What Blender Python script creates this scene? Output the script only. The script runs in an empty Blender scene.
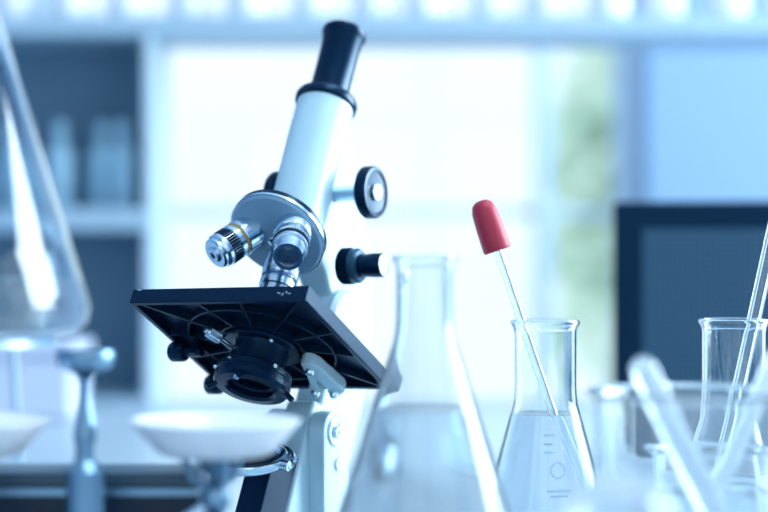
import bpy, bmesh, math, random
from mathutils import Vector, Matrix
random.seed(7)
S = bpy.context.scene
COL = S.collection
PI = math.pi

# ------------------------------------------------------------------ camera
cam_d = bpy.data.cameras.new('camera')
cam_d.lens = 85; cam_d.sensor_width = 36
cam_d.clip_start = 0.02; cam_d.clip_end = 100
cam_d.dof.use_dof = True
cam_d.dof.focus_distance = 1.075
cam_d.dof.aperture_fstop = 3.2
cam = bpy.data.objects.new('camera', cam_d); COL.objects.link(cam)
cam.location = (0, -1.1, 0.185); cam.rotation_euler = (PI/2, 0, 0)
S.camera = cam

# ------------------------------------------------------------------ world (bright overcast sky)
wd = bpy.data.worlds.new('sky'); S.world = wd; wd.use_nodes = True
bg = wd.node_tree.nodes['Background']
bg.inputs['Color'].default_value = (0.74, 0.91, 1.0, 1); bg.inputs['Strength'].default_value = 1.2

# ------------------------------------------------------------------ large area lights: side daylight and added fills
def area(name, loc, target, size, energy, color):
    l = bpy.data.lights.new(name, 'AREA'); l.shape = 'RECTANGLE'; l.size = size[0]; l.size_y = size[1]
    l.energy = energy; l.color = color
    o = bpy.data.objects.new(name, l); COL.objects.link(o); o.location = loc
    o.rotation_euler = (Vector(target)-Vector(loc)).to_track_quat('-Z', 'Y').to_euler()
    return o
area('daylight_right', (1.9, 0.62, 0.80), (0, 0, 0.2), (1.3, 1.1), 80, (0.80, 0.93, 1.0))
area('overhead_fill', (0.35, -0.1, 1.95), (0, 0.1, 0), (1.2, 0.7), 28, (0.80, 0.93, 1.0))  # unseen lamp added overhead for soft fill

area('back_right_fill', (2.15, 1.45, 0.40), (0, 0, 0.2), (1.2, 1.3), 20, (0.42, 0.72, 1.0))  # added for a soft blue reflection on the stage side and knobs

# ------------------------------------------------------------------ exposure
S.view_settings.view_transform = 'Standard'
S.view_settings.look = 'None'
S.view_settings.gamma = 1.0
S.view_settings.use_curve_mapping = False
S.view_settings.exposure = 0.16
S.cycles.max_bounces = 24; S.cycles.transmission_bounces = 24; S.cycles.transparent_max_bounces = 24
S.cycles.diffuse_bounces = 4; S.cycles.glossy_bounces = 6
S.cycles.sample_clamp_indirect = 6.0
S.cycles.use_denoising = True

# ------------------------------------------------------------------ materials
def pbsdf(name, col, rough=0.5, metal=0.0, spec=0.5, noise=0.0, scale=40, bump=0.0, coat=0.0):
    m = bpy.data.materials.new(name); m.use_nodes = True
    nt = m.node_tree; b = nt.nodes['Principled BSDF']
    b.inputs['Base Color'].default_value = (*col, 1)
    b.inputs['Roughness'].default_value = rough; b.inputs['Metallic'].default_value = metal
    b.inputs['Specular IOR Level'].default_value = spec
    b.inputs['Coat Weight'].default_value = coat
    if noise or bump:
        tc = nt.nodes.new('ShaderNodeTexCoord'); n = nt.nodes.new('ShaderNodeTexNoise')
        n.inputs['Scale'].default_value = scale; n.inputs['Detail'].default_value = 3
        nt.links.new(tc.outputs['Object'], n.inputs['Vector'])
        if noise:
            mx = nt.nodes.new('ShaderNodeMix'); mx.data_type = 'RGBA'
            mx.inputs['A'].default_value = (*[c*(1-noise) for c in col], 1)
            mx.inputs['B'].default_value = (*[min(1, c*(1+noise)) for c in col], 1)
            nt.links.new(n.outputs['Fac'], mx.inputs['Factor'])
            nt.links.new(mx.outputs['Result'], b.inputs['Base Color'])
        if bump:
            bp = nt.nodes.new('ShaderNodeBump'); bp.inputs['Strength'].default_value = bump; bp.inputs['Distance'].default_value = 0.001
            nt.links.new(n.outputs['Fac'], bp.inputs['Height']); nt.links.new(bp.outputs['Normal'], b.inputs['Normal'])
    return m

def glassmat(name, col=(0.97, 0.99, 1.0), ior=1.47, rough=0.0):
    m = bpy.data.materials.new(name); m.use_nodes = True
    nt = m.node_tree; nt.nodes.remove(nt.nodes['Principled BSDF'])
    g = nt.nodes.new('ShaderNodeBsdfGlass'); g.inputs['Color'].default_value = (*col, 1)
    g.inputs['IOR'].default_value = ior; g.inputs['Roughness'].default_value = rough
    nt.links.new(g.outputs[0], nt.nodes['Material Output'].inputs['Surface'])
    return m

def white_share(name, amount, ior, col):
    # white diffuse share for clouded liquid and for bright glare on clear glass
    m = glassmat(name, (0.97, 0.99, 1.0), ior); nt = m.node_tree
    g = [n for n in nt.nodes if n.type == 'BSDF_GLASS'][0]
    d = nt.nodes.new('ShaderNodeBsdfDiffuse'); t = nt.nodes.new('ShaderNodeBsdfTranslucent')
    d.inputs['Color'].default_value = (*col, 1); t.inputs['Color'].default_value = (*col, 1)
    a = nt.nodes.new('ShaderNodeMixShader'); a.inputs[0].default_value = 0.6
    nt.links.new(d.outputs[0], a.inputs[1]); nt.links.new(t.outputs[0], a.inputs[2])
    x = nt.nodes.new('ShaderNodeMixShader'); x.inputs[0].default_value = amount
    nt.links.new(g.outputs[0], x.inputs[1]); nt.links.new(a.outputs[0], x.inputs[2])
    nt.links.new(x.outputs[0], nt.nodes['Material Output'].inputs['Surface'])
    return m

def panemat(name):
    m = bpy.data.materials.new(name); m.use_nodes = True
    nt = m.node_tree; nt.nodes.remove(nt.nodes['Principled BSDF'])
    t = nt.nodes.new('ShaderNodeBsdfTransparent'); g = nt.nodes.new('ShaderNodeBsdfGlossy'); g.inputs['Roughness'].default_value = 0.02
    f = nt.nodes.new('ShaderNodeFresnel'); f.inputs['IOR'].default_value = 1.45
    x = nt.nodes.new('ShaderNodeMixShader')
    nt.links.new(f.outputs[0], x.inputs[0]); nt.links.new(t.outputs[0], x.inputs[1]); nt.links.new(g.outputs[0], x.inputs[2])
    nt.links.new(x.outputs[0], nt.nodes['Material Output'].inputs['Surface'])
    return m

M = {
 'white_paint': pbsdf('white_paint', (0.52, 0.73, 0.83), 0.32, coat=0.2, noise=0.02),
 'light_grey': pbsdf('grey_paint_and_shade', (0.48, 0.68, 0.77), 0.4, noise=0.02),  # bracket paint; also carries the shade put into the arm boss
 'steel': pbsdf('dull_steel', (0.20, 0.34, 0.47), 0.34, metal=1.0),
 'grey_paint': pbsdf('grey_paint', (0.20, 0.36, 0.52), 0.35, noise=0.03),
 'black_paint': pbsdf('black_paint', (0.0008, 0.009, 0.030), 0.40, spec=0.40, noise=0.2, scale=200),
 'black_plastic': pbsdf('black_plastic', (0.001, 0.010, 0.032), 0.26, spec=0.35, noise=0.1),
 'black_rubber': pbsdf('black_rubber', (0.001, 0.009, 0.028), 0.5, spec=0.3),
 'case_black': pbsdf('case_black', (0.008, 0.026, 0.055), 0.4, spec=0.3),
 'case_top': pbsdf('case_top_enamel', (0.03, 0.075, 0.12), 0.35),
 'rib_black': pbsdf('rib_black', (0.003, 0.015, 0.038), 0.35, spec=0.3),
 'slate_plastic': pbsdf('slate_plastic', (0.012, 0.045, 0.085), 0.4),
 'chrome': pbsdf('chrome', (0.60, 0.75, 0.86), 0.18, metal=1.0),
 'satin': pbsdf('satin_metal', (0.55, 0.70, 0.83), 0.3, metal=1.0),
 'gold': pbsdf('gold_band', (0.50, 0.33, 0.06), 0.4),
 'blue_band': pbsdf('blue_band', (0.02, 0.12, 0.35), 0.4),
 'lens': pbsdf('lens_glass', (0.03, 0.07, 0.14), 0.03, spec=1.0, coat=1.0),
 'mirror': pbsdf('mirror', (0.55, 0.65, 0.75), 0.02, metal=1.0),
 'glass': glassmat('clear_glass'),
 'glare_thick_glass': white_share('thick_glass_with_glare', 0.24, 1.47, (0.86, 0.93, 1.0)),  # white share paints a brightly lit look into the rods and vial
 'glare_flask_glass': white_share('flask_glass_with_glare', 0.09, 1.47, (0.92, 0.97, 1.0)),  # white share stands in for washed-out brightness on the front flask
 'glare_glass': white_share('glass_with_glare', 0.06, 1.47, (0.88, 0.95, 1.0)),  # white share puts bright glare into the beakers' clear glass
 'white_share': white_share('brightened_liquid', 0.10, 1.33, (0.95, 0.98, 1.0)),  # white share paints bright refraction into the front flask's liquid
 'cloudy_thin': white_share('thin_cloudy_liquid', 0.18, 1.33, (0.95, 0.98, 1.0)),
 'water': glassmat('clear_liquid', (0.97, 0.99, 1.0), 1.33),
 'red': pbsdf('red_rubber', (0.43, 0.020, 0.055), 0.5, noise=0.08, scale=300),
 'enamel': pbsdf('white_enamel', (0.90, 0.93, 1.0), 0.3, coat=0.3, noise=0.02),
 'bench': pbsdf('bench_top', (0.42, 0.53, 0.62), 0.35, noise=0.06, scale=25),
 'shelf_white': pbsdf('shelf_laminate', (0.35, 0.50, 0.62), 0.45, noise=0.03),
 'post_white': pbsdf('post_laminate', (0.46, 0.60, 0.70), 0.45, noise=0.03),
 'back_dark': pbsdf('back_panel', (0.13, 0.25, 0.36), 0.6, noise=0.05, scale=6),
 'wall': pbsdf('wall_paint', (0.24, 0.39, 0.58), 0.8, noise=0.02, scale=8),
 'floor': pbsdf('floor_vinyl', (0.30, 0.38, 0.45), 0.5, noise=0.1, scale=12),
 'ceiling': pbsdf('ceiling_paint', (0.75, 0.80, 0.85), 0.8, noise=0.02),
 'frame': pbsdf('window_frame', (0.55, 0.70, 0.84), 0.5, noise=0.02),
 'pane': panemat('window_pane'),
 'jar': pbsdf('white_jar', (0.88, 0.91, 0.95), 0.35, noise=0.02),
 'pinkjar': pbsdf('pink_jar', (0.90, 0.78, 0.86), 0.35, noise=0.02),
 'bottle': pbsdf('pale_bottle', (0.30, 0.52, 0.66), 0.25, noise=0.03),
 'boxwhite': pbsdf('box_plastic', (0.66, 0.72, 0.88), 0.5, noise=0.03),
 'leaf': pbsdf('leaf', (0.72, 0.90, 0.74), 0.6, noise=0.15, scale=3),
 'bark': pbsdf('bark', (0.30, 0.24, 0.18), 0.9, noise=0.3, scale=10),
 'print_blue': pbsdf('pale_blue_print', (0.50, 0.68, 0.86), 0.6),
 'print': pbsdf('white_print', (0.62, 0.76, 0.90), 0.6),
}
for k in ('black_paint', 'black_plastic', 'black_rubber', 'rib_black', 'slate_plastic'):
    b_ = M[k].node_tree.nodes['Principled BSDF']; b_.inputs['Specular Tint'].default_value = (0.22, 0.60, 1.0, 1)
# screen: fine grid of dots on a dark face
def screen_mat():
    m = pbsdf('dotted_screen', (0.02, 0.06, 0.12), 0.5, spec=0.12)
    nt = m.node_tree; b = nt.nodes['Principled BSDF']
    tc = nt.nodes.new('ShaderNodeTexCoord'); v = nt.nodes.new('ShaderNodeTexVoronoi')
    v.inputs['Scale'].default_value = 200; v.inputs['Randomness'].default_value = 0.0
    nt.links.new(tc.outputs['Object'], v.inputs['Vector'])
    r = nt.nodes.new('ShaderNodeValToRGB')
    r.color_ramp.elements[0].position = 0.30; r.color_ramp.elements[0].color = (0.003, 0.02, 0.05, 1)
    r.color_ramp.elements[1].position = 0.42; r.color_ramp.elements[1].color = (0.050, 0.118, 0.185, 1)
    nt.links.new(v.outputs['Distance'], r.inputs['Fac']); nt.links.new(r.outputs['Color'], b.inputs['Base Color'])
    return m
M['screen'] = screen_mat()

# ------------------------------------------------------------------ mesh helpers
def frame(origin, z, x=None):
    z = Vector(z).normalized()
    x = Vector(x) if x is not None else (Vector((1, 0, 0)) if abs(z.x) < .9 else Vector((0, 1, 0)))
    x = (x - z*x.dot(z)).normalized(); y = z.cross(x)
    m = Matrix((x, y, z)).transposed().to_4x4(); m.translation = Vector(origin)
    return m

class MB:
    def __init__(s, T=None): s.bm = bmesh.new(); s.T = T or Matrix()
    def lathe(s, prof, seg=48, T=None, gear=None, closed=False):
        """prof: (r, z). gear: dict index -> depth, alternate-segment radius change."""
        T = s.T @ (T or Matrix()); rings = []
        for k, (r, z) in enumerate(prof):
            if r < 1e-6: rings.append([s.bm.verts.new(T @ Vector((0, 0, z)))]); continue
            ring = []
            for i in range(seg):
                a = 2*PI*i/seg; rr = r
                if gear and k in gear and i % 2: rr = r - gear[k]
                ring.append(s.bm.verts.new(T @ Vector((rr*math.cos(a), rr*math.sin(a), z))))
            rings.append(ring)
        pairs = list(zip(rings, rings[1:]))
        if closed: pairs.append((rings[-1], rings[0]))
        for A, B in pairs:
            if len(A) == 1 and len(B) == 1: continue
            for i in range(seg):
                j = (i+1) % seg
                if len(A) == 1: s.bm.faces.new((A[0], B[j], B[i]))
                elif len(B) == 1: s.bm.faces.new((A[i], A[j], B[0]))
                else: s.bm.faces.new((A[i], A[j], B[j], B[i]))
        if not closed:
            for R in (rings[0], rings[-1]):
                if len(R) > 1: s.bm.faces.new(R)
        return s
    def box(s, lo, hi, T=None):
        T = s.T @ (T or Matrix())
        v = [s.bm.verts.new(T @ Vector((x, y, z))) for x in (lo[0], hi[0]) for y in (lo[1], hi[1]) for z in (lo[2], hi[2])]
        for f in ((0,1,3,2),(4,6,7,5),(0,4,5,1),(2,3,7,6),(0,2,6,4),(1,5,7,3)):
            s.bm.faces.new([v[i] for i in f])
        return s
    def prism(s, poly, a, b, T=None):
        """poly in local xy, extruded along local z from a to b"""
        T = s.T @ (T or Matrix())
        A = [s.bm.verts.new(T @ Vector((x, y, a))) for x, y in poly]
        B = [s.bm.verts.new(T @ Vector((x, y, b))) for x, y in poly]
        s.bm.faces.new(A[::-1]); s.bm.faces.new(B)
        n = len(poly)
        for i in range(n):
            j = (i+1) % n; s.bm.faces.new((A[i], A[j], B[j], B[i]))
        return s
    def rod(s, p, q, r, r2=None, seg=20):
        p, q = Vector(p), Vector(q); L = (q-p).length
        return s.lathe([(r, 0), (r if r2 is None else r2, L)], seg, frame(p, q-p))
    def tube(s, pts, r, seg=12):
        pts = [Vector(p) for p in pts]; rings = []
        up = Vector((0.13, 0.31, 0.94))
        for i, p in enumerate(pts):
            d = (pts[min(i+1, len(pts)-1)] - pts[max(i-1, 0)]).normalized()
            x = (up - d*up.dot(d)).normalized(); y = d.cross(x)
            rr = r[i] if isinstance(r, (list, tuple)) else r
            rings.append([s.bm.verts.new(s.T @ (p + x*rr*math.cos(2*PI*k/seg) + y*rr*math.sin(2*PI*k/seg))) for k in range(seg)])
        for A, B in zip(rings, rings[1:]):
            for i in range(seg):
                j = (i+1) % seg; s.bm.faces.new((A[i], A[j], B[j], B[i]))
        s.bm.faces.new(rings[0][::-1]); s.bm.faces.new(rings[-1])
        return s
    def build(s, name, mat, parent=None, bevel=0.0, angle=35, bseg=2):
        bmesh.ops.recalc_face_normals(s.bm, faces=s.bm.faces)
        me = bpy.data.meshes.new(name); s.bm.to_mesh(me); s.bm.free()
        if isinstance(mat, str): mat = M[mat]
        me.materials.append(mat)
        for p in me.polygons: p.use_smooth = True
        me.set_sharp_from_angle(angle=math.radians(angle))
        o = bpy.data.objects.new(name, me); COL.objects.link(o)
        if bevel:
            b = o.modifiers.new('bevel', 'BEVEL'); b.width = bevel; b.segments = bseg; b.limit_method = 'ANGLE'; b.angle_limit = math.radians(40)
            b.harden_normals = True
        if parent is not None: o.parent = parent
        return o

def empty(name, loc, rz=0):
    o = bpy.data.objects.new(name, None); COL.objects.link(o); o.location = loc; o.rotation_euler = (0, 0, rz)
    o.empty_display_size = 0.02
    return o
def tag(o, label, cat, group=None, kind=None):
    o['label'] = label; o['category'] = cat
    if group: o['group'] = group
    if kind: o['kind'] = kind
    return o
def struct(o): o['kind'] = 'structure'; return o
def copy_tree(o, parent=None):
    c = o.copy(); COL.objects.link(c)
    if parent: c.parent = parent
    for ch in list(o.children): copy_tree(ch, c)
    return c
def arc(cx, cy, r, a0, a1, n):
    return [(cx + r*math.cos(math.radians(a0+(a1-a0)*i/n)), cy + r*math.sin(math.radians(a0+(a1-a0)*i/n))) for i in range(n+1)]

# ================================================================== the room
FL, CE = -0.85, 1.95
YW = 1.9           # back wall
o = MB().box((-2.2, -2.0, FL-.1), (2.4, YW+.2, FL)).build('floor', 'floor'); struct(o)
o = MB().box((-2.2, -2.0, CE), (2.4, YW+.2, CE+.1)).build('ceiling', 'ceiling'); struct(o)
o = MB().box((-2.3, -2.0, FL), (-2.2, YW+.2, CE)).build('wall_left', 'wall'); struct(o)
WX0, WX1, WZ0, WZ1 = -0.62, 0.435, -0.40, 0.95
w = MB()
w.box((-2.2, YW, FL), (WX0, YW+.15, CE)); w.box((WX1, YW, FL), (2.4, YW+.15, CE))
w.box((WX0, YW, FL), (WX1, YW+.15, WZ0)); w.box((WX0, YW, WZ1), (WX1, YW+.15, CE))
struct(w.build('wall_back', 'wall'))
# right wall with a second, larger window opening beside the bench
w = MB()
w.box((2.4, -2.0, FL), (2.5, YW+.2, 0.0)); w.box((2.4, -2.0, 1.6), (2.5, YW+.2, CE))
w.box((2.4, 1.75, 0.0), (2.5, YW+.2, 1.6)); w.box((2.4, -2.0, 0.0), (2.5, -1.2, 1.6))
struct(w.build('wall_right', 'wall'))
# unseen wall behind the viewer, its openings sized for the front fill light
w = MB()
w.box((-2.2, -2.1, FL), (2.4, -2.0, -.20)); w.box((-2.2, -2.1, 1.70), (2.4, -2.0, CE))
w.box((-2.2, -2.1, -.20), (-1.5, -2.0, 1.70)); w.box((0.10, -2.1, -.20), (0.26, -2.0, 1.70)); w.box((2.2, -2.1, -.20), (2.4, -2.0, 1.70))
struct(w.build('wall_front', 'wall'))
win = MB()
e = 0.03
win.box((WX0, YW+.05, WZ0), (WX0+.05, YW+.11, WZ1)); win.box((WX1-.045, YW+.05, WZ0), (WX1, YW+.11, WZ1))
win.box((WX0, YW+.05, WZ0), (WX1, YW+.11, WZ0+e)); win.box((WX0, YW+.05, WZ1-e), (WX1, YW+.11, WZ1))
w1 = struct(win.build('window_1', 'frame', bevel=.002))
MB().box((0.254, YW+.05, WZ0+e), (0.282, YW+.11, WZ1-e)).build('mullion', 'frame', w1, bevel=.002)
MB().box((WX0+.05, YW+.075, 0.252), (0.254, YW+.095, 0.266)).build('transom', 'frame', w1, bevel=.001)
MB().box((0.282, YW+.075, 0.252), (WX1-.045, YW+.095, 0.266)).build('transom', 'frame', w1, bevel=.001)
MB().box((WX0+.05, YW+.082, WZ0+e), (0.254, YW+.088, WZ1-e)).build('pane', 'pane', w1)
MB().box((0.282, YW+.082, WZ0+e), (WX1-.045, YW+.088, WZ1-e)).build('pane', 'pane', w1)

# lawn-free yard and a tree outside
tr = empty('tree', (1.22, 7.0, FL)); tag(tr, 'pale green tree outside, seen blurred through the narrow right-hand window pane', 'tree')
t = MB(); t.tube([(0, 0, -.2), (0.03, 0, .6), (-.02, .02, 1.2), (0.02, 0, 2.0)], [.12, .09, .07, .03]); t.build('trunk', 'bark', tr)
lf = MB()
for i in range(1500):
    a, b, r = random.uniform(0, 2*PI), random.gauss(0, .5), random.random()**.4
    p = Vector((math.cos(a)*math.cos(b)*.50*r, math.sin(a)*math.cos(b)*.5*r, 1.3 + 1.0*math.sin(b)*r))
    T = Matrix.Translation(p) @ Matrix.Rotation(random.uniform(0, 6), 4, Vector((random.gauss(0,1), random.gauss(0,1), random.gauss(0,1))).normalized())
    lf.prism([(0, -.09), (.035, -.03), (.04, .03), (0, .10), (-.04, .03), (-.035, -.03)], -.002, .002, T)
lf.build('foliage', 'leaf', tr)

# ================================================================== bench, rack behind
bn = empty('lab_bench', (0, 0.3, FL)); tag(bn, 'long pale grey laboratory bench that carries the microscope and all the glassware', 'bench')
MB().box((-1.5, -.85, .81), (1.7, 0.97, .85)).build('worktop', 'bench', bn, bevel=.004)
MB().box((-1.45, -.78, 0), (1.65, 0.93, .81)).build('cabinet', 'shelf_white', bn, bevel=.004)

YR0, YR1 = 1.10, 1.26
rk = empty('reagent_rack', (0.1, 1.18, 0)); tag(rk, 'tall shelf rack standing along the back edge of the bench before the window', 'shelf rack')
def rbox(name, lo, hi, mat, bev=.002):
    d = Vector((0.1, 1.18, 0))
    return MB().box(Vector(lo)-d, Vector(hi)-d).build(name, mat, rk, bevel=bev)
rbox('shelf', (-.80, YR0, .453), (.95, YR1, .478), 'shelf_white')
rbox('shelf', (-.80, YR0, .216), (-.292, YR1, .243), 'shelf_white')
rbox('shelf', (-.80, YR0, .0), (-.292, YR1, .012), 'shelf_white')
rbox('post', (-.292, YR0, 0), (-.280, YR1, .453), 'post_white')
rbox('post', (-.826, YR0, 0), (-.80, YR1, .478), 'post_white')
rbox('post', (.95, YR0, 0), (.976, YR1, .478), 'post_white')
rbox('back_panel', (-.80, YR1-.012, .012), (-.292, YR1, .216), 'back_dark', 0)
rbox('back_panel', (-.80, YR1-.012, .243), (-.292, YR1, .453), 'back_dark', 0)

# jars along the top shelf
def make_jar():
    j = MB().lathe([(0, 0), (.024, 0), (.026, .003), (.026, .058), (.023, .064), (0, .064)], 28).build('storage_jar', 'jar')
    MB().lathe([(0, .0642), (.0245, .0642), (.0245, .080), (.023, .082), (0, .082)], 28).build('lid', 'jar', j)
    return j
j0 = make_jar(); first = True
for i in range(14):
    j = j0 if first else copy_tree(j0); first = False
    j.location = (-.46 + i*.0735 + random.uniform(-.006, .006), 1.135 + random.uniform(-.004, .01), .478)
    tag(j, 'white storage jar with white lid in the row along the top of the rack', 'jar', 'white jars on the top shelf')

def make_bottle():
    b = MB().lathe([(0, 0), (.016, 0), (.018, .003), (.018, .066), (.014, .076), (.008, .082), (.008, .094), (0, .094)], 24).build('reagent_bottle', 'bottle')
    MB().lathe([(0, .0942), (.0095, .0942), (.0095, .108), (0, .108)], 20).build('cap', 'bottle', b)
    return b
b0 = make_bottle()
for i, (x, y) in enumerate([(-.402, 1.15), (-.352, 1.165), (-.447, 1.165), (-.324, 1.145)]):
    b = b0 if i == 0 else copy_tree(b0); b.location = (x, y, .243)
    tag(b, 'pale blue reagent bottle on the upper shelf in the dark left bay of the rack', 'bottle', 'bottles in the left bay of the rack')

# white box far left on the bench
bx = empty('storage_box', (-.47, 0.99, 0)); tag(bx, 'white plastic storage box on the bench behind the large tilted-edge flask on the left', 'box')
MB().box((-.12, -.06, 0), (.12, .06, .072)).build('tub', 'boxwhite', bx, bevel=.006)
MB().box((-.125, -.065, .0722), (.125, .065, .088)).build('lid', 'boxwhite', bx, bevel=.005)
bx['label'] = 'white lidded plastic box on the bench at far left, behind the largest flask'

# dark screen at right
mo = empty('monitor', (.391, .52, 0), math.radians(-7)); tag(mo, 'dark flat computer screen with wide black frame at the right behind the glassware', 'monitor')
MB().box((-.185, 0, .0085), (.185, .020, .2345)).build('casing', 'black_paint', mo, bevel=.003)
MB().box((-.158, -.0012, .034), (.158, .0, .209)).build('screen', 'screen', mo)
MB().box((-.03, .0205, .006), (.03, .034, .13)).build('stand', 'black_paint', mo, bevel=.003)
MB().box((-.09, -.03, 0), (.09, .08, .008)).build('stand_base', 'black_paint', mo, bevel=.003)

# ================================================================== microscope
W_ = Vector((0.8870, -0.4602, 0.0267)); V_ = Vector((0.4125, 0.7666, -0.4920)); U_ = Vector((0.2059, 0.4475, 0.8698))
C_ = Vector((-0.0743, 0.0, 0.1297))
base_loc = Vector((-.035, .045, 0))
ms = empty('microscope', base_loc)
tag(ms, 'white and black laboratory microscope with tilted tube, standing on the bench among the glassware', 'microscope')
T0 = Matrix((W_, V_, U_)).transposed().to_4x4(); T0.translation = C_ - base_loc      # stage frame inside the thing
def L(): return MB(T0)
X, Y, Z = Vector((1,0,0)), Vector((0,1,0)), Vector((0,0,1))

# --- stage: plate, skirt and the ribs under it
st = L(); hw, hl = .0608, .0585
def rect(x, y, z): return [st.bm.verts.new(T0 @ Vector(p)) for p in ((-x, -y, z), (x, -y, z), (x, y, z), (-x, y, z))]
r0, r1, r2, r3 = rect(hw, hl, .0095), rect(hw, hl, 0), rect(hw-.0035, hl-.0035, 0), rect(hw-.0035, hl-.0035, .0056)
st.bm.faces.new(r0); st.bm.faces.new(r3)
for A_, B_ in ((r0, r1), (r1, r2), (r2, r3)):
    for i in range(4): st.bm.faces.new((A_[i], A_[(i+1) % 4], B_[(i+1) % 4], B_[i]))
stage = st.build('stage', 'black_paint', ms, bevel=.0006)
rb = L()
for k in range(12):
    a = PI/12 + k*PI/6
    c, s = math.cos(a), math.sin(a)
    t1 = min((hw-.002)/max(abs(c), 1e-6), (hl-.002)/max(abs(s), 1e-6))
    rb.box((.0236, -.0008, .0008), (t1, .0008, .0056), Matrix.Rotation(a, 4, 'Z'))
for r in (.026, .046):
    rb.lathe([(r-.0007, .0008), (r+.0007, .0008), (r+.0007, .0056), (r-.0007, .0056)], 64, closed=True)
rb.build('rib', 'rib_black', stage)
# tiny pale scuffs at the front corners
for x, z, a, l in ((.0420, .0048, .3, .0022), (.0448, .0040, -1.1, .0018), (.0470, .0052, .9, .0016), (.0492, .0044, -.4, .0014), (-.0560, .0088, .1, .0030)):
    L().box((-l/2, -.0002, -.0002), (l/2, .0001, .0002), Matrix.Translation((x, -hl, z)) @ Matrix.Rotation(a, 4, 'Y')).build('scuff', 'print', stage)
# stage drive knobs that peek out under the left edge
for v in (-.006, .040):
    k = L(); k.lathe([(0, 0), (.0056, 0), (.0062, .001), (.0062, .009), (.0055, .010), (0, .010)], 32, frame((-hw+.0110, v, -.0060), -X), gear={1: .0003, 2: .0004, 3: .0004})
    k.lathe([(.003, -.012), (.003, 0)], 16, frame((-hw+.0110, v, -.0060), -X))
    k.box((-hw+.016, v-.003, -.0085), (-hw+.020, v+.003, .0045))
    k.build('stage_knob', 'black_plastic', ms)

# --- condenser under the stage
cd = L()
cd.lathe([(.0135, .004), (.0235, .004), (.0240, .0030), (.0240, -.0005), (.0232, -.0015), (.0180, -.0018), (.0172, -.004), (.0172, -.0165), (.0150, -.0165)], 64, closed=True)
cond = cd.build('condenser', 'black_plastic', ms)
rg = L()
rg.lathe([(.0145, -.0160), (.0222, -.0160), (.0232, -.0170), (.0232, -.0205), (.0226, -.0212), (.0226, -.0222), (.0236, -.0230), (.0236, -.0262), (.0222, -.0282), (.0160, -.0288), (.0142, -.0272), (.0142, -.0235), (.0130, -.0225), (.0130, -.0190), (.0142, -.0185)], 64, closed=True)
ring = rg.build('diaphragm_ring', 'black_plastic', cond, angle=25)
MB(T0).lathe([(0, -.0165), (.0140, -.0165), (.0140, -.0172), (0, -.0172)], 40).build('condenser_lens', 'lens', cond)
def screw(p, d, r, parent, name='screw', mat='chrome', h=.0018):
    f = frame(p, d)
    m = L(); m.lathe([(r, -.0004), (r, h*.6), (r*.85, h), (r*.5, h), (r*.42, h*.45), (0, h*.45)], 24, f)
    return m.build(name, mat, parent)
for a in (-100, -30, -150):
    ca, sa = math.cos(math.radians(a)), math.sin(math.radians(a))
    screw((.0232*ca, .0232*sa, -.0188), (ca, sa, 0), .0014, cond)
screw((.0012, -.0190, -.0284), (0, -.3, -1), .0020, cond)
screw((.014, -.0125, -.0012), (0, 0, -1), .0016, cond)
for a in (-160, -75, 20):
    ca, sa = math.cos(math.radians(a)), math.sin(math.radians(a))
    L().lathe([(.0015, -.004), (.0018, .002), (.0018, .0055), (0, .006)], 16, frame((.0222*ca, .0222*sa, -.0278), (ca*.8, sa*.8, -.6))).build('adjusting_stud', 'black_plastic', cond)
# iris lever
p0, p1 = Vector((-.0105, -.0125, -.0068)), Vector((-.0148, -.0225, -.0060))
d = (p1-p0).normalized()
lv = L(); lv.rod(p0, p1, .0014); lev = lv.build('iris_lever', 'chrome', cond)
L().lathe([(.0026, 0), (.0036, .0012), (.0036, .0096), (.0026, .0105), (.0018, .0105), (.0018, .0125), (0, .0125)], 40, frame(p1, d), gear={1: .0003, 2: .0003}).build('knob', 'satin', lev)
L().prism([(-.003, 0), (.004, 0), (.0035, .008), (-.001, .0085)], -.0012, .0012, frame(p0+Vector((.001, -.0005, .001)), (0.5, -.8, 0), (1, 0.6, 0))).build('lever_lug', 'satin', lev)

# --- bracket that bolts the stage to the arm (white, three screws)
br = L()
br.prism([(.0235, .0100), (.0270, .0075), (.0320, .0085), (.0345, .0140), (.0362, .0440), (.0345, .0500), (.0290, .0530), (.0250, .0510), (.0245, .0440), (.0225, .0160)], -.0068, .0008)
br.prism([(.0225, .0180), (.0265, .0210), (.0200, .0405), (.0205, .0490), (.0165, .0520), (.0120, .0500), (.0112, .0450), (.0150, .0400)], -.0066, .0006)
brk = br.build('stage_bracket', 'light_grey', ms, bevel=.0012)
for p in ((.0275, .0165), (.0160, .0465), (.0285, .0480)):
    screw((p[0], p[1], -.0072), (0, 0, -1), .0029, brk, h=.0032)
    L().lathe([(.0044, .0005), (.0044, -.0009), (.0034, -.0012)], 24, frame((p[0], p[1], -.0064), (0, 0, 1))).build('washer', 'light_grey', brk)

# --- arm: one C-shaped casting (profile in v,u)
arm_poly = [(.0165, .160), (.030, .162), (.036, .156), (.041, .146), (.060, .132), (.082, .112), (.100, .088), (.112, .060), (.118, .030), (.118, -.02), (.112, -.055), (.104, -.070), (.066, -.090),
            (.0570, -.094), (.0570, -.016), (.0580, -.0072), (.066, -.0072), (.066, .014), (.064, .034), (.056, .050), (.044, .062), (.030, .070), (.0165, .074)]
fr_arm = Matrix((Y, Z, X)).transposed().to_4x4()   # local x->v, y->u, z->w
am = L(); am.prism(arm_poly, -.0105, .0105, fr_arm)
arm = am.build('arm', 'white_paint', ms, bevel=.003, bseg=3)
L().lathe([(0, -.0165), (.0200, -.0165), (.0230, -.0140), (.0230, .0140), (.0200, .0165), (0, .0165)], 48, frame((0, .066, .050), X)).build('shaded_arm_boss', 'light_grey', arm)  # boss added for the arm's curve, its shade put into the greyer colour
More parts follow.
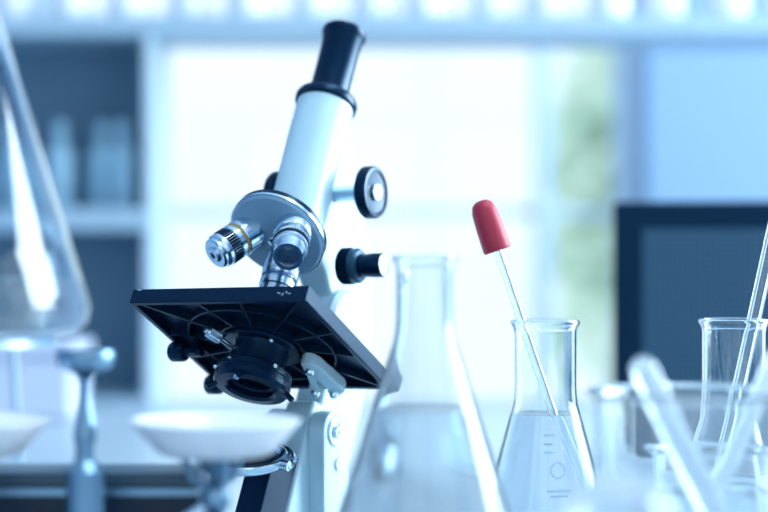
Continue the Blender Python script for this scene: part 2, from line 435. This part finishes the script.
# --- black mirror bracket on the front of the arm
L().box((-.009, .030, -.102), (.009, .0572, -.048)).build('mirror_bracket', 'black_paint', ms, bevel=.001)
mcen = Vector((.003, .004, -.0705))
# direction of the mirror in world: nearly level, tipped to the front
Ri = T0.to_3x3().transposed()
mz = (Ri @ Vector((.02, -.24, 1))).normalized()
fm = frame(mcen, mz)
mf = L(); mf.lathe([(.0225, -.0025), (.0265, -.0025), (.0275, -.0010), (.0275, .0025), (.0260, .0035), (.0235, .0035), (.0225, .0020)], 64, fm, closed=True)
mir = mf.build('mirror_frame', 'chrome', ms)
L().lathe([(0, -.0022), (.0224, -.0022), (.0224, .0005), (0, .0005)], 64, fm).build('mirror', 'mirror', mir)
yk = L()
pts = []
for i in range(17):
    a = PI*i/16
    pts.append(fm @ Vector((.0310*math.cos(a), .0310*math.sin(a), -.0012)))
yk.tube(pts, .0022, 10)
yk.rod(fm @ Vector((0, .0300, -.0012)), fm @ Vector((0, .047, -.006)), .003)
for sx in (-1, 1): yk.rod(fm @ Vector((sx*.0268, 0, 0)), fm @ Vector((sx*.0325, 0, 0)), .003)
yk.build('mirror_fork', 'chrome', ms)

# --- tube
zs = math.tan(math.radians(23)); seg = 64
tb = L(); bm = tb.bm
prof = [(.0178, None), (.0178, .100), (.0182, .130), (.0186, .150), (.0186, .1745), (.0150, .1750)]
rings = []
for r, z in prof:
    ring_ = []
    for i in range(seg):
        a = 2*PI*i/seg; x, y = r*math.cos(a), r*math.sin(a)
        zz = z if z is not None else .0690 - y*zs
        ring_.append(bm.verts.new(T0 @ Vector((x, y, zz))))
    rings.append(ring_)
for A, B in zip(rings, rings[1:]):
    for i in range(seg):
        j = (i+1) % seg; bm.faces.new((A[i], A[j], B[j], B[i]))
bm.faces.new(rings[0]); bm.faces.new(rings[-1])
tube = tb.build('tube', 'white_paint', ms)
rk_ = L(); rk_.box((-.0085, .0150, .078), (.0085, .0230, .172)); rk_.build('rack_slide', 'white_paint', tube, bevel=.0012)
L().lathe([(0, .1744), (.0186, .1744), (.0204, .1757), (.0206, .1790), (.0196, .1812), (.0160, .1822), (.0145, .1847), (0, .1847)], 64).build('collar', 'black_plastic', tube)
ey = L(); ey.lathe([(.0105, .1848), (.0128, .1848), (.0129, .2222), (.0133, .2232), (.0133, .2267), (.0146, .2297), (.0150, .2317), (.0146, .2340), (.0128, .2346), (.0108, .2327), (.0100, .2297), (.0100, .2232)], 64, closed=True)
eye = ey.build('eyepiece', 'black_plastic', tube)
L().lathe([(0, .2257), (.0098, .2257), (.0098, .2232), (0, .2232)], 40).build('eye_lens', 'lens', eye)

# --- nosepiece
a25 = math.radians(23)
p_ = Vector((0, -math.sin(a25), -math.cos(a25))); q_ = Vector((0, math.cos(a25), -math.sin(a25)))
Ro = .0172
Fc = Vector((0, 0, .0610)) - q_*Ro
fn = frame(Fc, p_, X)       # local z = p (towards the viewer side), x = w
ns = L(); ns.lathe([(0, -.0040), (.0295, -.0040), (.0305, -.0032), (.0305, -.0016), (.0295, -.0004), (.027, .0), (.020, .0010), (.008, .0024), (0, .0026)], 72, fn)
nose = ns.build('nosepiece', 'grey_paint', ms)
L().lathe([(0, -.0042), (.0300, -.0042), (.0310, -.0050), (.0310, -.0078), (.0290, -.0092), (0, -.0105)], 72, fn).build('turret_plate', 'black_plastic', nose)
L().lathe([(.0303, -.0042), (.0314, -.0042), (.0314, -.0024), (.0303, -.0024)], 72, fn, closed=True).build('trim_ring', 'chrome', nose)
L().lathe([(.0034, .001), (.0036, .0038), (.0028, .0052), (.0010, .0056), (0, .0050)], 24, fn).build('centre_screw', 'chrome', nose)
def objective(az, kind, length, fr=.0062):
    a = math.radians(az); g_ = .0008 if kind == 'mid' else 0
    rad = q_*math.cos(a) + X*math.sin(a)
    base = Fc + rad*Ro + p_*.0008
    dr = (p_*math.cos(a25) + rad*math.sin(a25)).normalized()
    f = frame(base, dr, X); k = length/.030
    ob = L()
    ob.lathe([(.0116, -.002), (.0116, .0085*k), (.0112, .0092*k), (.0106, .0095*k), (.0106, .0115*k), (.0113, .0120*k), (.0113, .0150*k), (.0104-g_, .0156*k),
              (.0104-g_, .0225*k), (.0110-g_*2, .0230*k), (.0110-g_*2, .0252*k), (.0098-g_, .0272*k), (.0098-g_, .0288*k), (.0088, .0300*k), (fr, .0300*k), (fr-.0006, .0285*k), (0, .0285*k)], 56, f)
    o = ob.build('objective', 'chrome', nose, angle=28)
    return o, f, k
# left: 10x style with gold band and broad dark knurl
o, f, k = objective(-108, 'gold', .029, .0030)
L().lathe([(.0105, .0097*k), (.0112, .0097*k), (.0112, .0108*k), (.0105, .0108*k)], 56, f, closed=True).build('colour_band', 'gold', o)
L().lathe([(.0102, .0158*k), (.0113, .0160*k), (.0113, .0222*k), (.0102, .0224*k)], 72, f, gear={1: .0010, 2: .0010}, closed=True).build('knurled_grip', 'black_rubber', o)
L().lathe([(.0022, .0286*k), (.0052, .0292*k), (.0052, .0310*k), (.0044, .0318*k), (.0022, .0318*k)], 32, f, closed=True).build('front_ring', 'satin', o)
L().lathe([(0, .0284*k), (.0020, .0284*k), (.0020, .0290*k), (0, .0290*k)], 32, f).build('front_lens', 'lens', o)
# middle: wide front lens, thin knurl
o, f, k = objective(112, 'mid', .039, .0066)
L().lathe([(.0102, .0160*k), (.0114, .0162*k), (.0114, .0186*k), (.0102, .0188*k)], 72, f, gear={1: .0010, 2: .0010}, closed=True).build('knurled_grip', 'black_rubber', o)
L().lathe([(.0094, .0192*k), (.0108, .0194*k), (.0108, .0216*k), (.0094, .0220*k)], 56, f, closed=True).build('grip_ring', 'satin', o)
L().lathe([(0, .0286*k), (.0061, .0286*k), (.0061, .0288*k), (.0035, .0292*k), (0, .0294*k)], 40, f).build('front_lens', 'lens', o)
# the one in use, pointing down at the stage
o, f, k = objective(0, 'down', .040)
L().lathe([(.0105, .0100*k), (.0112, .0100*k), (.0112, .0108*k), (.0105, .0108*k)], 56, f, closed=True).build('colour_band', 'blue_band', o)

# --- focus knobs
def coarse(sx):
    kb = L(); fc = frame((.0312 if sx > 0 else -.0268, .0225, .1218), X*sx)
    kb.lathe([(0, 0), (.0155, 0), (.0168, .0012), (.0168, .0072), (.0160, .0084), (.0138, .0086), (.0132, .0078), (.0060, .0074), (0, .0074)], 120, fc, gear={1: .0002, 2: .0004, 3: .0004})
    kk = kb.build('coarse_focus_knob', 'black_plastic', ms, angle=30)
    L().lathe([(0, .0076), (.0056, .0076), (.0056, .0088), (.0047, .0097), (.0022, .0097), (.0018, .0086), (0, .0086)], 40, fc).build('hub_screw', 'chrome', kk)
    L().lathe([(.0052, -.022), (.0052, -.006), (.0062, -.0055), (.0062, -.0003)], 32, fc).build('knob_shaft', 'satin', kk)
coarse(1); coarse(-1)
fk = L(); ff = frame((.0205, .0345, .0750), X)
fk.lathe([(0, 0), (.0105, 0), (.0118, .001), (.0118, .0075), (.0110, .0085), (0, .0085)], 80, ff, gear={1: .0006, 2: .0012, 3: .0012, 4: .0004})
fkn = fk.build('fine_focus_knob', 'black_rubber', ms, angle=30)
L().lathe([(0, .0086), (.0112, .0086), (.0112, .0118), (.0100, .0135), (.0078, .0140), (0, .0140)], 56, ff).build('graduated_ring', 'slate_plastic', fkn)
L().lathe([(0, .0141), (.0074, .0141), (.0076, .0150), (.0076, .0285), (.0072, .0292), (0, .0292)], 48, ff).build('grip', 'black_plastic', fkn)
L().lathe([(0, .0293), (.0066, .0293), (.0066, .0300), (.0050, .0304), (0, .0304)], 40, ff).build('end_cap', 'satin', fkn)

# --- foot: two cheeks with the hinge, and a horseshoe base on the bench
hv = Vector((V_.x, V_.y, 0)).normalized(); hwv = Vector((hv.y, -hv.x, 0))
hinge = C_ + V_*.0690 + U_*(-.0235) - base_loc
Tw = Matrix((hv, Z, hwv)).transposed().to_4x4(); Tw.translation = hinge       # x along v, y up, z across
hz = hinge.z
for sx in (-1, 1):
    ch = MB(Tw); poly = [(-.0130, -hz+.012), (.030, -hz+.012), (.0130, -.012)] + arc(0, 0, .0130, 0, 180, 16)
    a, b = (.0108, .0225) if sx > 0 else (-.0225, -.0108)
    ck = ch.prism(poly, a, b).build('pillar_cheek', 'white_paint', ms, bevel=.0012)
    def disc(prof, name, mat, cx=0, cy=0):
        MB(Tw).lathe(prof, 40, frame((cx, cy, sx*.0225), (0, 0, sx))).build(name, mat, ck)
    disc([(.0088, -.001), (.0088, .0008), (.0080, .0014), (.0062, .0014), (.0058, .0006), (0, .0006)], 'hinge_bezel', 'satin')
    disc([(.0042, .0004), (.0042, .0026), (.0034, .0034), (.0018, .0034), (.0014, .0022), (0, .0022)], 'hinge_bolt', 'chrome')
    disc([(.0042, -.001), (.0042, .0008), (.0034, .0016), (.0016, .0016), (.0013, .0008), (0, .0008)], 'locking_screw', 'chrome', .004, -.0205)
ft = MB(); fb = Matrix((hv, hwv, Z)).transposed().to_4x4()
# hv x hwv points down: use a right-handed frame instead
fb = Matrix((hv, -hwv, Z)).transposed().to_4x4(); fb.translation = Vector((hinge.x, hinge.y, 0))
ft.prism([(.055, -.03), (.062, 0), (.055, .03), (.03, .045), (-.10, .058), (-.115, .05), (-.112, .036), (-.03, .022), (-.03, -.022), (-.112, -.036), (-.115, -.05), (-.10, -.058), (.03, -.045)], 0, .0125, fb)
ft.build('foot', 'white_paint', ms, bevel=.003)

# ================================================================== glassware
def erlenmeyer(loc, H, r_rim, r_neck, z_neck, r_base, th, level, liq='water', gl='glass', name='erlenmeyer_flask'):
    root = empty(name, loc)
    g = MB()
    rb_ = .008 if r_base < .07 else .022
    outer = [(0, .0012), (r_base-rb_*1.2, .0), (r_base-rb_*.45, .0010), (r_base-rb_*.10, rb_*.45), (r_base, rb_*1.0)]
    # cone
    n = 6; z0 = rb_*1.0; z1 = z_neck - (r_base-r_neck)*.10
    r1 = r_neck + (r_base-r_neck)*.035
    outer += [(r_base-(r_base-r1)*i/n, z0+(z1-z0)*i/n) for i in range(1, n+1)]
    outer += [(r_neck+.0004, z_neck+.002), (r_neck, z_neck+.008), (r_neck, H-.008), (r_neck+.0006, H-.005), (r_rim-.0004, H-.0026), (r_rim, H-.0014), (r_rim-.0008, H)]
    inner = [(r_rim-.0024, H-.0002), (r_neck-th+.0006, H-.004), (r_neck-th, H-.008), (r_neck-th, z_neck+.008), (r_neck-th+.0004, z_neck+.002)]
    inner += [(r_base-th-(r_base-r1)*i/n, z0+(z1-z0)*i/n) for i in range(n, 0, -1)]
    inner += [(r_base-th, rb_), (r_base-th-rb_*.15, rb_*.5+th*.5), (r_base-rb_*.5-th, th*1.3), (r_base-rb_*1.3-th, th*1.1), (0, th*1.1+.0012)]
    g.lathe(outer+inner, 72)
    g.build('glass_body', gl, root, angle=60)
    if level:
        # the liquid's skin sits just inside the glass wall
        ov = .0003
        lp = [(0, th*1.1+.0012-ov), (r_base-rb_*1.3-th, th*1.1-ov), (r_base-rb_*.5-th+ov, th*1.3-ov), (r_base-th-rb_*.15+ov, rb_*.5+th*.5), (r_base-th+ov, rb_)]
        zz = [z0+(z1-z0)*i/n for i in range(n+1)]
        rr = [r_base-th-(r_base-r1)*i/n+ov for i in range(n+1)]
        for i in range(1, n+1):
            if zz[i] < level: lp.append((rr[i], zz[i]))
            else: break
        t_ = (level-z0)/(z1-z0); rl = r_base-th-(r_base-r1)*t_+ov
        lp += [(rl, level), (rl-.0012, level-.0004), (0, level-.0006)]
        MB().lathe(lp, 72).build('liquid', liq, root, angle=50)
    return root

ff_ = erlenmeyer((.0207, -.18, 0), .1855, .0172, .0146, .1460, .059, .0014, .108, 'white_share', 'glare_flask_glass')
tag(ff_, 'tall clear glass conical flask of liquid right in front of the microscope arm', 'flask')
f2 = erlenmeyer((.0995, .02, 0), .1455, .0216, .0192, .0960, .044, .0011, .088, 'cloudy_thin')
tag(f2, 'clear glass conical flask holding the dropper with the red rubber bulb', 'flask')
# printed marks on the front of this flask: a round stamp and short measuring lines
def cone_pt(u_, z, cx=.0050):
    r = .0440 + (.0201-.0440)*(z-.008)/(.0935-.008) + .0002
    a_ = -PI/2 + (cx+u_)/r
    return Vector((r*math.cos(a_), r*math.sin(a_), z))
pr = MB()
def strip(pts):
    vs = []
    for (a0, b0), (a1, b1) in pts:
        vs.append((pr.bm.verts.new(cone_pt(a0, b0)), pr.bm.verts.new(cone_pt(a1, b1))))
    for A_, B_ in zip(vs, vs[1:]): pr.bm.faces.new((A_[0], B_[0], B_[1], A_[1]))
strip([((.0046*math.cos(t), .056+.0050*math.sin(t)), (.0037*math.cos(t), .056+.0041*math.sin(t))) for t in [2*PI*i/24 for i in range(25)]])
for x0, x1, z in ((-.007, .008, .0435), (-.005, .006, .0405), (-.008, -.002, .066), (-.008, -.003, .071), (-.008, -.002, .076)):
    strip([((x0+(x1-x0)*i/6, z), (x0+(x1-x0)*i/6, z+.0011)) for i in range(7)])
pr.build('printed_scale', 'print_blue', f2)
f3 = erlenmeyer((.2124, .0, 0), .1470, .0216, .0192, .0980, .044, .0013, .045)
tag(f3, 'clear glass conical flask with a thin glass tube in it, before the dark screen', 'flask')
f4 = erlenmeyer((-.340, .30, .124), .37, .030, .026, .300, .112, .0024, .040, 'cloudy_thin')
tag(f4, 'largest clear glass conical flask, cut by the left edge, raised on a tripod', 'flask')

# tripod under the big flask
tp = empty('tripod', (-.340, .30, 0)); tag(tp, 'metal tripod stand carrying the largest flask at the left edge', 'tripod')
MB().lathe([(.070, .116), (.086, .116), (.086, .1225), (.070, .1225)], 48, closed=True).build('ring', 'satin', tp)
MB().lathe([(0, .1226), (.075, .1226), (.075, .1238), (0, .1238)], 40).build('gauze', 'satin', tp)
for a in (60, 180, 300):
    ca, sa = math.cos(math.radians(a)), math.sin(math.radians(a))
    MB().rod((.079*ca, .079*sa, .117), (.088*ca, .088*sa, 0), .003).build('leg', 'satin', tp)

def beaker(loc, H, r, th, level, name='beaker', spout=180):
    root = empty(name, loc); g = MB()
    prof = [(0, 0), (r-.006, 0), (r-.0015, .0015), (r, .006), (r, H-.006), (r+.0008, H-.003), (r+.0026, H-.0008), (r+.0022, H+.0004),
            (r-th+.0008, H-.0016), (r-th, H-.006), (r-th, .007), (r-th-.002, .0035), (r-.008, .0026), (0, .0026)]
    g.lathe(prof, 72)
    sa = math.radians(spout)
    for v in g.bm.verts:
        if v.co.z > H-.0065:
            da = math.atan2(v.co.y, v.co.x) - sa; da = (da+PI) % (2*PI) - PI
            if abs(da) < .35:
                k = math.cos(da/.35*PI/2)*(v.co.z-(H-.0065))/.0065
                v.co.x *= 1+.12*k; v.co.y *= 1+.12*k
    g.build('glass_body', 'glare_glass', root, angle=60)
    if level:
        MB().lathe([(0, .0024), (r-.008, .0024), (r-th-.0017, .0033), (r-th+.0003, .007), (r-th+.0003, level), (r-th-.001, level-.0004), (0, level-.0005)], 64).build('liquid', 'water', root, angle=50)
    return root
bk = beaker((.146, -.25, 0), .122, .047, .0018, .028, spout=200)
tag(bk, 'wide clear glass beaker in the right foreground holding two thick glass rods', 'beaker')
bk2 = beaker((.178, -.125, 0), .0845, .0345, .0015, .058, spout=170)
tag(bk2, 'low clear glass beaker half full of liquid, behind the wide foreground beaker', 'beaker')

# inverted glass vial at the bottom edge
vi = MB(); R_, Hv = .0205, .111
dome = [(R_*math.cos(math.radians(a)), Hv-R_+R_*math.sin(math.radians(a))) for a in range(0, 90, 10)] + [(0, Hv)]
th = .0022; di = [(0, Hv-th)] + [((R_-th)*math.cos(math.radians(a)), Hv-R_+(R_-th)*math.sin(math.radians(a))) for a in range(80, -1, -10)]
vi.lathe([(R_-th, .0), (R_, .0)] + dome + di, 56, closed=False)
v_ = vi.build('glass_vial', 'glare_thick_glass', angle=60); v_.location = (.0802, -.475, 0)
tag(v_, 'round-ended clear glass vial standing upside down, nearest at the bottom edge', 'vial')

# droppers, rods
def dropper(tip, top, name, bulbmat, label, r=.0031, bulb_r=.0088, bulb_l=.033, bend=None):
    tip, top = Vector(tip), Vector(top); d = (top-tip).normalized(); Lg = (top-tip).length
    root = empty(name, tip); root.rotation_euler = d.to_track_quat('Z', 'Y').to_euler()
    prof = [(.0005, 0), (.0011, 0), (.0016, .012), (r, .030), (r, Lg+.010), (r-.0009, Lg+.010), (r-.0009, .031), (.0008, .012)]
    MB().lathe(prof, 28, closed=True).build('glass_tube', 'glass', root, angle=60)
    if bulbmat:
        b = [(r+.0001, Lg), (bulb_r-.0006, Lg), (bulb_r, Lg+.0010), (bulb_r*1.0, Lg+.004), (bulb_r*.98, Lg+bulb_l*.45), (bulb_r*.90, Lg+bulb_l*.78), (bulb_r*.72, Lg+bulb_l*.92), (bulb_r*.42, Lg+bulb_l*.985), (0, Lg+bulb_l)]
        b += [(0, Lg+bulb_l-.003), (r+.0001, Lg+bulb_l-.012)]
        MB().lathe(b, 44).build('rubber_bulb', bulbmat, root)
    tag(root, label, 'dropper')
    return root
dr_tip = Vector((.0995+.0320, .02-.004, .0078)); rimpt = Vector((.0995-.0148, .02-.001, .1455))
dd = (rimpt-dr_tip).normalized()
dropper(dr_tip, dr_tip + dd*.1905, 'dropper', 'red', 'glass dropper with a red rubber bulb leaning out of the conical flask')
rt = Vector((.2124-.018, .004, .0055)); rimpt = Vector((.2124+.0128, .003, .147))
dd = (rimpt-rt).normalized()
rod = empty('glass_tube', rt); rod.rotation_euler = dd.to_track_quat('Z', 'Y').to_euler()
rl = .215
MB().lathe([(.0026, 0), (.0042, 0), (.0042, rl), (.0026, rl)], 32, closed=True).build('tube_wall', 'glass', rod, angle=60)
tag(rod, 'thin open glass tube leaning to the right in the flask before the screen', 'glass tube')

def rod_thing(a, b, r, name, label):
    a, b = Vector(a), Vector(b); d = (b-a).normalized(); Lg = (b-a).length
    prof = [(0, 0)] + [(r*math.sin(math.radians(t)), r-r*math.cos(math.radians(t))) for t in range(15, 91, 15)]
    prof += [(r*math.cos(math.radians(t)), Lg-r+r*math.sin(math.radians(t))) for t in range(0, 90, 15)] + [(0, Lg)]
    o = MB().lathe(prof, 32).build(name, 'glare_thick_glass', angle=60)
    o.location = a; o.rotation_euler = d.to_track_quat('Z', 'Y').to_euler()
    tag(o, label, 'glass rod'); return o
B = Vector((.146, -.25, 0))
def lean(foot, rim, H, extra):
    foot, rim = B+Vector((*foot, .010)), B+Vector((*rim, H)); d = (rim-foot).normalized()
    return foot, rim + d*extra
a, b = lean((.0345, -.012), (-.0228, -.0305), .122, .0195)
rod_thing(a, b, .0062, 'stirring_rod', 'thick round-ended glass rod leaning to the left in the wide foreground beaker')
a, b = lean((-.014, .020), (.035, .018), .122, .02)
rod_thing(a, b, .0045, 'stirring_rod', 'glass rod leaning to the right in the wide foreground beaker')

# ================================================================== balance in the left foreground
ba = empty('balance_scale', (-.1418, -.24, 0)); tag(ba, 'two-pan balance with white pans and a chrome column in the left foreground', 'balance scale')
MB().box((-.24, .035, 0), (.050, .075, .0665)).build('case', 'case_black', ba, bevel=.001)
MB().box((-.24, .0345, .0666), (.050, .075, .0702)).build('trim_strip', 'steel', ba)
MB().box((-.24, .037, .0703), (.050, .075, .0780)).build('case_top', 'case_top', ba, bevel=.0015)
MB().box((-.14, -.04, 0), (.095, .0345, .016)).build('foot_plate', 'black_paint', ba, bevel=.003)
colm = MB().lathe([(0, .0162), (.016, .0162), (.016, .020), (.0092, .026), (.0088, .045), (.0088, .080), (.0092, .0835), (.0050, .088), (.0044, .093), (.0058, .100), (.0046, .107), (.0030, .114), (.0022, .1205), (.0024, .1255), (.0050, .1290), (.0125, .1322), (.0138, .1355), (.0138, .1395), (.0132, .1404), (0, .1408)], 48).build('column', 'steel', ba)
pts = []
for i in range(21):
    t = -1+i/10; pts.append((t*.060, -.002, .046 + .022*(abs(t)**2.2) - .0))
MB().tube(pts, .0035, 12).build('beam', 'chrome', ba)
for sx in (-1, 1):
    x = .0622 if sx > 0 else -.0568; dz = -.0036
    sp = MB(); sp.lathe([(.0035, .052), (.0050, .055), (.0050, .060), (.0030, .063), (.0030, .066), (.0066, .070), (.0072, .074), (.0060, .0785), (.0030, .081), (.0044, .0845), (.0080, .0915), (.0050, .0944), (0, .0944)], 28, Matrix.Translation((x, -.002, dz)))
    for a in (50, 170, 290):
        ca, sa = math.cos(math.radians(a)), math.sin(math.radians(a))
        sp.tube([(x, -.002, .075), (x+.011*ca, -.002+.011*sa, .079), (x+.018*ca, -.002+.018*sa, .0942)], .0022, 10)
    sp.build('pan_support', 'steel', ba)
    pn = MB(); pn.lathe([(0, .0945), (.0240, .0945), (.0275, .0960), (.0335, .1025), (.0395, .1095), (.0405, .1110), (.0396, .1117), (.0385, .1110), (.0325, .1038), (.0265, .0975), (0, .0962)], 64, Matrix.Translation((x, -.002, dz)))
    pn.build('pan', 'enamel', ba)
